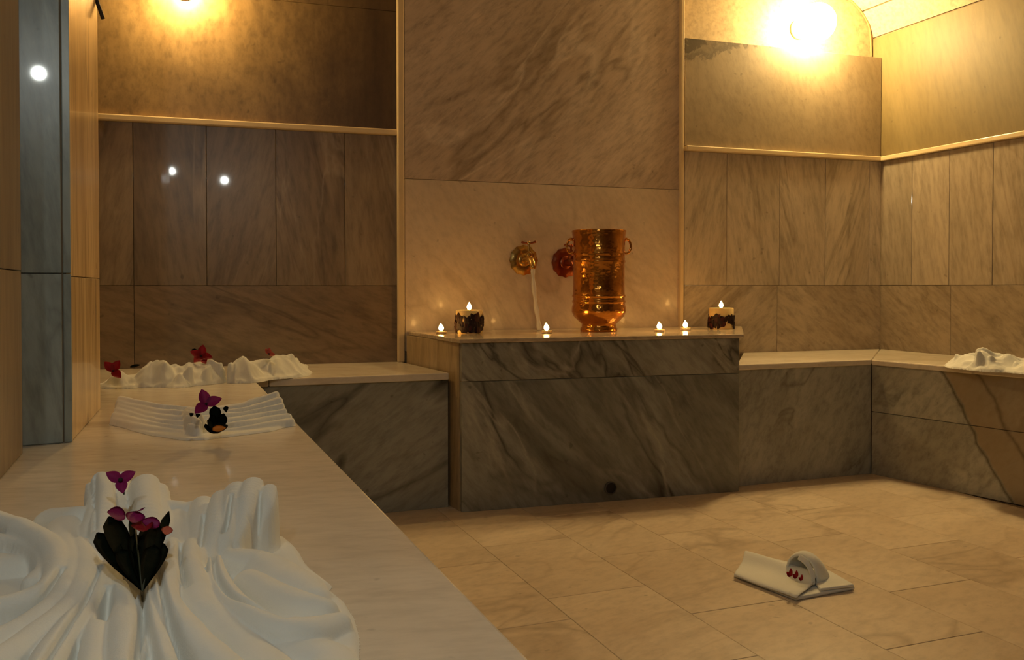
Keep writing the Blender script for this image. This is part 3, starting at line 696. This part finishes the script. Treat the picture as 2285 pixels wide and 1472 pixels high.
    for di, dj in ((1,0),(-1,0),(0,1),(0,-1)):
        okn = np.roll(ok, (-di,-dj), (0,1)); Zn = np.roll(Z, (-di,-dj), (0,1))
        mv = used & ~ok & okn & (XO == X) & (YO == Y)
        t_ = np.clip(-Z/(Zn-Z+1e-9), 0, 0.92)
        XO = np.where(mv, X+di*res*t_, XO); YO = np.where(mv, Y+dj*res*t_, YO)
    ox, oy = origin if origin is not None else (allp[:,0].mean(), allp[:,1].mean())
    verts = np.stack([XO[used]-ox, YO[used]-oy, np.maximum(Z[used], 0.0004)], 1)
    ci, cj = np.nonzero(cell)
    faces = np.stack([idx[ci,cj], idx[ci+1,cj], idx[ci+1,cj+1], idx[ci,cj+1]], 1)
    me = bpy.data.meshes.new(name); me.from_pydata(verts.tolist(), [], faces.tolist()); me.update()
    me.polygons.foreach_set('use_smooth', [True]*len(me.polygons))
    o = link(name, me, terry); o.location = (ox, oy, zb)
    return tag(o, label, 'towel', group)
def cr(zb, *pts):     # crest points given where they are seen, with height above the surface and half width
    out = []
    for px, py, h, w_ in pts:
        v = at(px, py, zb+h); out.append((v.x, v.y, h, w_))
    return out
def gv(zb, *pts):     # crease points: where seen, height there, depth, half width
    return [(*at(px, py, zb+h)[:2], d, w_) for px, py, h, d, w_ in pts]
def pg(zb, *pts): return [tuple(at(px, py, zb+0.004)[:2]) for px, py in pts]
B = ZB
# big towel in the foreground, gathered at the sprig
R1 = [
 # standing folds at the top
 cr(B,(228,1050,.074,.012),(234,1095,.066,.0125),(236,1150,.052,.013),(232,1215,.036,.014),(240,1262,.026,.014)),
 cr(B,(204,1075,.060,.008),(204,1130,.048,.010),(200,1190,.036,.012)),
 cr(B,(270,1052,.068,.010),(270,1110,.050,.009),(272,1170,.040,.010),(285,1235,.026,.010)),
 cr(B,(318,1056,.072,.016),(328,1110,.060,.017),(335,1165,.046,.017),(338,1225,.034,.014)),
 cr(B,(345,1078,.062,.014),(356,1125,.050,.016),(372,1180,.040,.015)),
 # saddle between lobe and ear
 cr(B,(372,1115,.050,.020),(415,1120,.048,.020),(455,1112,.052,.018),(480,1125,.050,.016)),
 cr(B,(400,1135,.044,.018),(402,1180,.040,.016),(400,1225,.034,.014)),
 cr(B,(455,1105,.056,.014),(446,1160,.046,.015),(436,1215,.036,.014),(432,1250,.030,.012)),
 # ear of pleats on the right
 cr(B,(500,1092,.066,.013),(486,1140,.056,.014),(472,1190,.042,.012),(462,1232,.030,.010)),
 cr(B,(532,1072,.074,.014),(520,1120,.062,.014),(504,1175,.046,.012),(486,1225,.030,.010)),
 cr(B,(563,1062,.078,.012),(555,1100,.068,.013),(542,1145,.054,.012),(518,1195,.038,.010)),
 cr(B,(597,1078,.072,.009),(596,1110,.062,.010),(585,1150,.046,.010),(560,1182,.034,.008)),
 # right hand folds running towards the camera
 cr(B,(338,1268,.036,0.0062),(334,1310,.036,0.0075),(345,1370,.034,0.0088),(370,1440,.032,0.0088),(400,1520,.030,0.0088)),
 cr(B,(384,1198,.042,0.0070),(374,1250,.041,0.0088),(380,1310,.040,0.0114),(418,1385,.036,0.0141),(500,1460,.030,0.0167),(600,1560,.024,0.0194)),
 cr(B,(424,1200,.040,0.0079),(424,1250,.038,0.0106),(455,1320,.032,0.0158),(540,1410,.022,0.0229),(640,1500,.018,0.0264)),
 cr(B,(478,1238,.036,0.0088),(492,1290,.034,0.0114),(540,1335,.032,0.0141),(610,1368,.030,0.0158),(690,1375,.026,0.0158),(752,1368,.020,0.0123)),
 cr(B,(510,1225,.030,0.0141),(580,1230,.026,0.0264),(650,1270,.022,0.0264),(700,1305,.018,0.0158)),
 cr(B,(560,1270,.026,0.0176),(640,1310,.024,0.0229),(715,1335,.020,0.0158)),
 cr(B,(650,1420,.016,0.0264),(740,1440,.013,0.0229),(760,1500,.011,0.0229)),
 # left hand folds
 cr(B,(262,1290,.034,0.0106),(276,1330,.035,0.0141),(285,1400,.034,0.0150),(270,1480,.032,0.0158),(262,1560,.030,0.0158)),
 cr(B,(245,1262,.032,0.0088),(238,1300,.034,0.0088),(226,1350,.032,0.0088),(214,1420,.030,0.0114),(190,1500,.028,0.0132)),
 cr(B,(222,1255,.036,0.0106),(200,1310,.036,0.0123),(165,1370,.034,0.0132),(110,1440,.031,0.0150),(60,1510,.028,0.0158)),
 cr(B,(180,1195,.040,0.0141),(182,1260,.038,0.0150),(145,1340,.034,0.0158),(60,1410,.030,0.0167),(-40,1470,.028,0.0176)),
 cr(B,(140,1150,.042,0.0194),(150,1210,.040,0.0176),(140,1290,.036,0.0150),(70,1365,.030,0.0141),(-40,1420,.028,0.0141)),
 # roll on the far left
 cr(B,(-60,1120,.050,.016),(10,1143,.048,.014),(70,1166,.046,.014),(120,1200,.043,.014),(128,1245,.040,.013),(98,1290,.036,.013),(40,1320,.032,.013),(-50,1345,.030,.013)),
 cr(B,(-40,1188,.036,.010),(40,1193,.036,.009),(88,1215,.034,.009),(102,1248,.031,.009),(70,1282,.028,.009)),
 cr(B,(-60,1230,.024,.030),(10,1235,.024,.026),(50,1240,.022,.018)),
 cr(B,(110,1135,.040,.020),(160,1130,.046,.018),(195,1130,.046,.014)),
]
PL1 = pg(B,(-80,1235),(60,1215),(150,1225),(250,1215),(340,1215),(430,1218),(520,1205),(560,1205),(622,1196),(655,1228),(692,1268),(725,1303),(716,1312),(752,1338),(776,1372),(790,1420),(800,1472),(815,1600),(330,1640),(-150,1600),(-150,1300))
# keep the cloth off the wall
PL1 = [(max(x, -0.225), y) for x, y in PL1]
tw1 = towel('bath_towel', 'large white terry towel fanned in soft folds at the front left', R1, PL1, B, 0.0014, 0.006, 0.0006, crumple=0.001, seed=3, soften=1, grooves=[
 gv(B,(318,1305,.03,.016,0.0020),(317,1370,.03,.020,0.0022),(306,1440,.03,.020,0.0023),(298,1510,.03,.018,0.0024)),
 gv(B,(322,1340,.03,.006,0.0015),(332,1405,.03,.016,0.0019),(350,1475,.03,.016,0.0020)),
 gv(B,(354,1245,.036,.012,0.0015),(361,1310,.036,.016,0.0018),(384,1390,.033,.020,0.0022),(432,1472,.03,.024,0.0029),(470,1530,.03,.024,0.0031)),
 gv(B,(401,1208,.038,.010,0.0015),(405,1255,.036,.016,0.0018),(420,1300,.034,.008,0.0020)),
 gv(B,(476,1240,.032,.012,0.0016),(486,1292,.03,.014,0.0019),(530,1340,.028,.014,0.0022),(640,1396,.02,.008,0.0024)),
 gv(B,(500,1212,.03,.016,0.0018),(508,1170,.044,.016,0.0016),(516,1120,.058,.008,0.0014)),
 gv(B,(446,1228,.03,.012,0.0016),(455,1160,.042,.010,0.0016)),
 gv(B,(226,1372,.032,.010,0.0027),(234,1340,.033,.024,0.0041),(242,1306,.034,.010,0.0024)),
 gv(B,(222,1268,.033,.008,0.0016),(190,1335,.034,.012,0.0018),(132,1420,.031,.012,0.0020),(90,1480,.03,.012,0.0023)),
 gv(B,(138,1268,.036,.010,0.0019),(100,1308,.034,.014,0.0020),(40,1342,.03,.014,0.0023),(-30,1364,.03,.014,0.0024)),
 gv(B,(256,1185,.044,.010,0.0015),(262,1120,.056,.012,0.0016),(254,1075,.066,.006,0.0015)),
 gv(B,(302,1185,.042,.010,0.0015),(294,1120,.054,.012,0.0016),(288,1080,.064,.006,0.0015)),
 gv(B,(212,1190,.040,.008,0.0015),(213,1120,.052,.012,0.0015),(212,1075,.062,.008,0.0014)),
 gv(B,(560,1196,.03,.014,0.0020),(576,1160,.044,.014,0.0018),(580,1110,.060,.006,0.0015)),
])
# second towel: accordion pleats, ends turned up
def pleat(r, w_):      # r: 0 front .. 1 back
    out = []
    for t_ in np.linspace(0, 1, 9):
        x = -0.105+0.345*t_
        yf = np.interp(t_, [0,.2,.45,.7,1], [2.065,1.935,1.848,1.862,1.905]); yb_ = np.interp(t_, [0,.2,.45,.7,1], [2.125,2.05,1.985,1.995,2.02])
        h = 0.010+0.030*r + (0.010*abs(2*t_-0.95)**2)*(0.7+r) + 0.0015*math.sin(9*t_+5*r)
        out.append((x+(0.012*r if t_ < 0.2 else -0.016*r if t_ > 0.8 else 0), yf+(yb_-yf)*r, h, w_*(1.0+0.25*math.sin(7*t_+9*r))))
    return out
R2 = [pleat(r, 0.0095) for r in (0.0, 0.2, 0.4, 0.6, 0.8, 1.0)] + [
      cr(B,(412,912,.038,-.016),(430,916,.043,-.018),(450,920,.042,-.018)), cr(B,(420,907,.043,.005),(440,912,.045,.006)), cr(B,(415,925,.037,.005),(436,928,.038,.005),(450,936,.034,.005)), cr(B,(425,942,.027,.005),(446,948,.025,.006))]
PL2 = pg(B,(262,925),(300,915),(420,918),(520,918),(600,912),(640,922),(648,945),(600,958),(520,968),(460,977),(420,978),(340,966),(270,948))
tw2 = towel('hand_towel', 'white towel in accordion pleats with upturned ends beside the left pier', R2, PL2, B, 0.0022, 0.005, 0.0006, crumple=0.0012, seed=4)
# two towels on the back bench
R3 = [cr(B,(238,850,.010,-.03),(252,838,.032,-.035),(268,824,.052,-.05),(290,836,.034,-.04),(298,850,.010,-.02)),
      cr(B,(300,836,.034,.010),(322,812,.064,.010),(345,808,.066,.011),(366,796,.084,.010),(386,808,.066,.011),(424,807,.066,.012),(450,799,.074,.012),(490,800,.072,.011)),
      cr(B,(322,812,.064,-.05),(345,810,.064,-.06),(366,798,.082,-.05),(388,812,.062,-.06),(430,810,.062,-.06),(465,808,.062,-.05),(478,808,.060,-.03)),
      cr(B,(330,830,.040,.009),(355,828,.040,.010)), cr(B,(368,800,.080,.008),(362,818,.056,.010),(360,842,.020,.012)),
      cr(B,(400,822,.050,-.04),(395,836,.034,-.04),(388,846,.014,-.03)), cr(B,(425,812,.064,.008),(412,826,.046,.009),(404,842,.022,.011)),
      cr(B,(466,806,.068,.008),(456,822,.048,.008),(446,840,.022,.012)), cr(B,(482,804,.066,.008),(494,818,.046,.009),(492,836,.018,.012)), cr(B,(300,846,.022,.012),(335,842,.026,.012),(362,838,.030,.010)), cr(B,(392,844,.018,.014),(430,844,.018,.014),(475,841,.018,.014))]
PL3 = pg(B,(228,856),(250,838),(300,835),(330,822),(400,820),(496,816),(500,838),(470,846),(430,850),(385,850),(365,843),(330,852),(300,856))
towel('hand_towel', 'crumpled white towel on the back bench by the left alcove corner', R3, PL3, B, 0.0028, 0.005, 0.001, crumple=0.010, seed=5)
R4 = [cr(B,(514,805,.066,.011),(526,801,.068,.011),(545,792,.080,.010),(566,800,.066,.010),(594,799,.064,.010),(620,791,.072,.012),(650,790,.070,.014),(666,801,.046,.012),(680,812,.020,.012)),
      cr(B,(530,806,.060,-.03),(545,796,.076,-.05),(566,804,.060,-.06),(594,803,.058,-.06),(620,796,.066,-.06),(648,796,.062,-.06),(664,804,.042,-.05)),
      cr(B,(546,795,.076,.008),(534,812,.050,.008),(520,828,.024,.010)), cr(B,(514,828,.024,.012),(546,828,.024,.012)), cr(B,(550,798,.072,.008),(568,814,.046,.009),(586,828,.018,.010)),
      cr(B,(602,802,.060,.007),(592,814,.040,.008),(585,828,.014,.009)), cr(B,(604,803,.060,.007),(616,813,.042,.008),(624,823,.020,.009)), cr(B,(636,798,.060,.010),(650,808,.042,.010),(660,816,.020,.010)), cr(B,(600,829,.010,.010),(622,825,.012,.010))]
PL4 = pg(B,(508,822),(560,812),(620,806),(668,806),(684,816),(625,826),(590,832),(545,834),(512,835))
towel('hand_towel', 'peaked white towel on the back bench nearer the wash counter', R4, PL4, B, 0.0028, 0.005, 0.001, crumple=0.010, seed=6)
# towel on the right bench
R5 = [cr(B,(2134,788,.048,.010),(2160,783,.058,.012),(2184,783,.060,.010)), cr(B,(2140,790,.044,-.05),(2165,790,.050,-.07),(2185,792,.050,-.06)),
      cr(B,(2182,776,.076,.011),(2205,779,.072,.014),(2230,786,.062,.014),(2285,793,.054,.014),(2330,798,.052,.014)),
      cr(B,(2190,782,.068,-.05),(2215,788,.060,-.07),(2250,794,.052,-.07),(2300,800,.048,-.07)),
      cr(B,(2184,779,.074,.008),(2196,795,.048,.009),(2208,809,.018,.010)), cr(B,(2212,786,.064,.009),(2230,799,.042,.010),(2238,813,.014,.012)),
      cr(B,(2240,794,.052,.010),(2256,805,.032,.010),(2264,816,.012,.010)), cr(B,(2268,800,.046,.010),(2292,810,.030,.012),(2310,820,.012,.010)), cr(B,(2150,804,.012,.012),(2190,806,.012,.012))]
PL5 = pg(B,(2134,796),(2180,790),(2340,800),(2360,822),(2260,816),(2206,810),(2150,804))
PL5 = [(min(x, 3.105), y) for x, y in PL5]
R5 = [[(min(x, 3.11-abs(w_)), y, h, w_) for x, y, h, w_ in r] for r in R5]
towel('hand_towel', 'rumpled white towel at the right edge on the corner bench', R5, PL5, B, 0.0028, 0.005, 0.001, crumple=0.010, seed=7)
# floor towel: folded flat with a raised loop
ft = thing('hand_towel', 'white towel folded with a raised hood on the floor', 'towel', tuple(at(1765,1295,0)))
def sheet(name, rows, parent, th=0.004, sub=1):
    bm = bmesh.new(); g = [[bm.verts.new(Vector(p)-parent.location) for p in r] for r in rows]
    for j in range(len(g)-1):
        for i in range(len(g[0])-1): bm.faces.new((g[j][i], g[j][i+1], g[j+1][i+1], g[j+1][i]))
    bmesh.ops.recalc_face_normals(bm, faces=bm.faces)
    bmesh.ops.solidify(bm, geom=list(bm.faces), thickness=th)
    o = link(name, mesh_bm(bm, name, True), terry, parent)
    if sub: s = o.modifiers.new('sub', 'SUBSURF'); s.levels = sub; s.render_levels = sub
    return o
def strip(P0, P1, prof, n=12, wob=0.0, seed=0):
    """rows across a band from P0..P1 edges; prof = list of (t across, height)"""
    rr = random.Random(seed); rows = []
    for t_, h in prof:
        row = []
        for i in range(n+1):
            s = i/n; a = Vector(P0[0]).lerp(Vector(P0[1]), s); b = Vector(P1[0]).lerp(Vector(P1[1]), s)
            p = a.lerp(b, t_); p.z = h + wob*math.sin(s*7+t_*5+seed); row.append(p)
        rows.append(row)
    return rows
f = lambda px, py, z=0.0: at(px, py, z)
# base layers
base1 = [f(1637,1288), f(1776,1341), f(1908,1316), f(1850,1282), f(1700,1246), f(1664,1245)]
prism('folded_layer', [tuple(p[:2]) for p in base1], 0.0005, 0.010, terry, ft, 0.004, seg=2)
prism('folded_layer', [tuple(p[:2]) for p in (f(1830,1318,.012), f(1906,1308,.012), f(1850,1276,.012), f(1800,1278,.012))], 0.0105, 0.018, terry, ft, 0.003, seg=2)
sheet('front_fold', strip((f(1637,1284,.01), f(1778,1336,.01)), (f(1664,1240,.02), f(1832,1290,.02)), [(0.0,0.011),(0.04,0.017),(0.25,0.019),(0.5,0.018),(0.66,0.022),(0.78,0.034),(0.88,0.041),(0.96,0.037),(1.0,0.022),(1.02,0.012)], 14, 0.0012, 2), ft, 0.005)
# hood: a cloth band arching up behind the front fold
c0_, c1_ = f(1748,1283,.012), f(1822,1306,.012)
ax = (c1_-c0_); mid = (c0_+c1_)/2; back = Vector((ax.y, -ax.x, 0)).normalized(); back = back if back.y > 0 else -back
rows = []
for j in range(9):
    s = j/8; row = []
    hgt = (0.062, 0.068, 0.070, 0.069, 0.064, 0.055, 0.044, 0.031, 0.016)[j]; wd = (1.0,1.03,1.05,1.04,1.0,0.95,0.88,0.8,0.7)[j]
    for i in range(17):
        a = math.pi*i/16
        p = mid - ax/2*wd*math.cos(a) + back*(0.004+0.075*s)
        p = p.copy(); p.z = 0.012 + hgt*math.sin(a)**0.8; row.append(p)
    rows.append(row)
sheet('hood', rows, ft, 0.007)
rows = []
for j in range(5):
    s = j/4; row = []
    for i in range(9):
        a = math.pi*(0.52+0.48*i/8)
        p = mid - ax/2*(1.04-0.1*s)*math.cos(a) + back*(-0.006-0.010*s); p.z = 0.014 + (0.067-0.012*s)*math.sin(a)**0.8; row.append(p)
    rows.append(row)
sheet('hood_lining', [[p for p in r] for r in rows], ft, 0.004)

# ------------------------------------------------------------------ flowers
def bract(name, label, c, size, mat, group, rz=0.0, tilt=0.5, face=(0,-1,0.6), n=3, stem=None, angs=None):
    """papery flower of pointed petals around c, opening towards face"""
    t = thing(name, label, 'flower', tuple(c), 0, group)
    f_ = Vector(face).normalized(); u = f_.cross(Vector((0,0,1))).normalized(); v = u.cross(f_)
    for i in range(n):
        a = angs[i] if angs else rz + 2*math.pi*i/n
        d = (u*math.cos(a) + v*math.sin(a))*math.cos(tilt) + f_*math.sin(tilt)
        blade('petal', Vector(c), Vector(c)+d*size, size*0.80, f_, mat, t, cup=0.35, bend=-0.05)
    o = link('heart', mesh_bm(lathe([(0.0004,-0.002),(0.0022,0.001),(0.0025,0.003),(0.0005,0.006)], 8), 'heart', True), wick_m, t)
    o.rotation_euler = f_.to_track_quat('Z', 'Y').to_euler()
    if stem is not None:
        link('stem', mesh_bm(tube([Vector((0,0,0)), (Vector(stem)-Vector(c))*0.5+Vector((0.001,0,0.001)), Vector(stem)-Vector(c)], 0.0009, 6), 'stem', True), stem_m, t)
    return t
FG = 'flowers laid on the towels'
# single bract on the top lobes
c = at(269, 1072, B+0.086)
bract('bougainvillea_flower', 'single magenta flower at the top of the large towel', c, 0.017, petal_m, FG, angs=[D(155), D(30), D(-100)], tilt=0.35, stem=c+Vector((0.003,0.006,-0.016)))
# sprig
bs = at(318, 1318, B+0.040)
sp = thing('flower_sprig', 'dark leafy sprig with magenta and red petals tucked in the large towel', 'flower', tuple(bs), 0, FG)
for px, py, h, w_ in ((217,1188,.062,.019),(243,1152,.072,.020),(290,1152,.070,.006),(300,1190,.066,.015),(318,1195,.064,.016),(335,1165,.072,.018),(352,1168,.072,.016),(377,1140,.078,.009),(366,1212,.060,.014),(270,1225,.058,.016),(345,1215,.062,.016)):
    tip = at(px, py, B+h)
    b0 = bs.lerp(tip, 0.02)+Vector((0,0,0))
    o = blade('leaf', b0, tip, w_, (0.05,-0.8,0.6), leaf_m, sp, cup=0.2, bend=0.05)
for i, (px, py, h, dx, dy, m, s) in enumerate(((262,1148,.078,-20,-3,petal_m,.020),(300,1158,.080,12,-26,petal_m,.024),(318,1178,.074,-14,-36,petal_r,.026),(312,1140,.084,18,6,petal_m,.014),(340,1168,.076,-26,-6,petal_m,.016),(372,1186,.070,4,-16,petal_p,.014))):
    b0 = at(px, py, B+h); tp = at(px+dx, py+dy, B+h+0.003)
    d = (tp-b0).normalized()*s
    blade('petal', b0-d*0.4, b0+d*0.6, s*0.8, (0.1,-0.8,0.6), m, sp, cup=0.3, bend=0.1)
for px, py, h in ((300,1160,.074),(320,1172,.068),(345,1170,.070)):
    link('stem', mesh_bm(tube([Vector((0,0,0)), (at(px,py,B+h)-bs)*0.5, at(px,py,B+h)-bs], 0.0009, 6), 'stem', True), stem_m, sp)
# pleated towel
c = at(460, 902, B+0.070)
bract('bougainvillea_flower', 'magenta flower standing on the pleated towel', c, 0.030, petal_m, FG, angs=[D(165), D(75), D(-45)], tilt=0.3)
bs = at(486, 966, B+0.022)
sp2 = thing('flower_sprig', 'dark leaf sprig with an orange petal on the pleated towel', 'flower', tuple(bs), 0, FG)
for px, py, h, w_ in ((478,905,.070,.022),(500,922,.062,.020),(462,938,.050,.018),(455,952,.040,.018),(494,945,.052,.026),(470,925,.058,.016)):
    blade('leaf', bs, at(px, py, B+h), w_, (0.05,-0.8,0.6), leaf_m, sp2, cup=0.2, bend=0.1)
a_ = at(474, 958, B+0.044); blade('petal', a_, at(504, 956, B+0.044), 0.015, (0,-0.8,0.7), petal_o, sp2)
a_ = at(505, 920, B+0.058); blade('leaf', a_, at(503, 906, B+0.070), 0.010, (0,-0.8,0.7), leaf_m, sp2)
for px, py in ((440,928),(426,926)):
    a_ = at(px, py+4, B+0.060); blade('leaf', a_, at(px+2, py-5, B+0.066), 0.008, (0,-0.8,0.7), leaf_m, sp2)
# back bench
c = at(449, 795, B+0.080)
t = bract('bougainvillea_flower', 'red flower in the middle of the left crumpled back towel', c, 0.036, petal_r, FG, angs=[D(200), D(100), D(20), D(-50), D(-110)], n=5, tilt=0.4)
blade('leaf', c, c+Vector((-0.026,0.006,0.022)), 0.016, (0,-1,0.2), leaf_m, t)
c = at(252, 828, B+0.060)
bract('bougainvillea_flower', 'red flower at the towel end next to the left pier', c, 0.034, petal_r, FG, angs=[D(230), D(120), D(50)], tilt=0.3)
c = at(290, 819, B+0.062); 
lf = thing('loose_leaf', 'small dark leaf on the crumpled back towel', 'leaf', tuple(c)); blade('blade', c, c+Vector((0.028,0.0,0.003)), 0.016, (0,-0.5,0.8), leaf_m, lf)
c = at(600, 790, B+0.085)
bract('bougainvillea_flower', 'small pink flower on the peaked back towel', c, 0.020, petal_p, FG, angs=[D(95), D(60), D(200)], tilt=0.3)
# floor towel petals
for (px, py, s), lab in zip(((1763,1280,.022),(1776,1284,.021),(1788,1289,.016)), ('largest and leftmost red petal in front of the floor towel hood', 'middle red petal in front of the floor towel hood', 'smallest red petal in front of the floor towel hood')):
    c = at(px, py+6, 0.046); t = thing('red_petal', lab, 'petal', tuple(c), 0, 'red petals on the floor towel')
    blade('blade', c, c+Vector((0.004,0.006,0.9)).normalized()*s, s*0.62, (0,-1,0.3), petal_r, t)
    blade('blade', c, c+Vector((-0.010,0.004,0.012)).normalized()*s*0.7, s*0.5, (0,-1,0.3), petal_r, t)
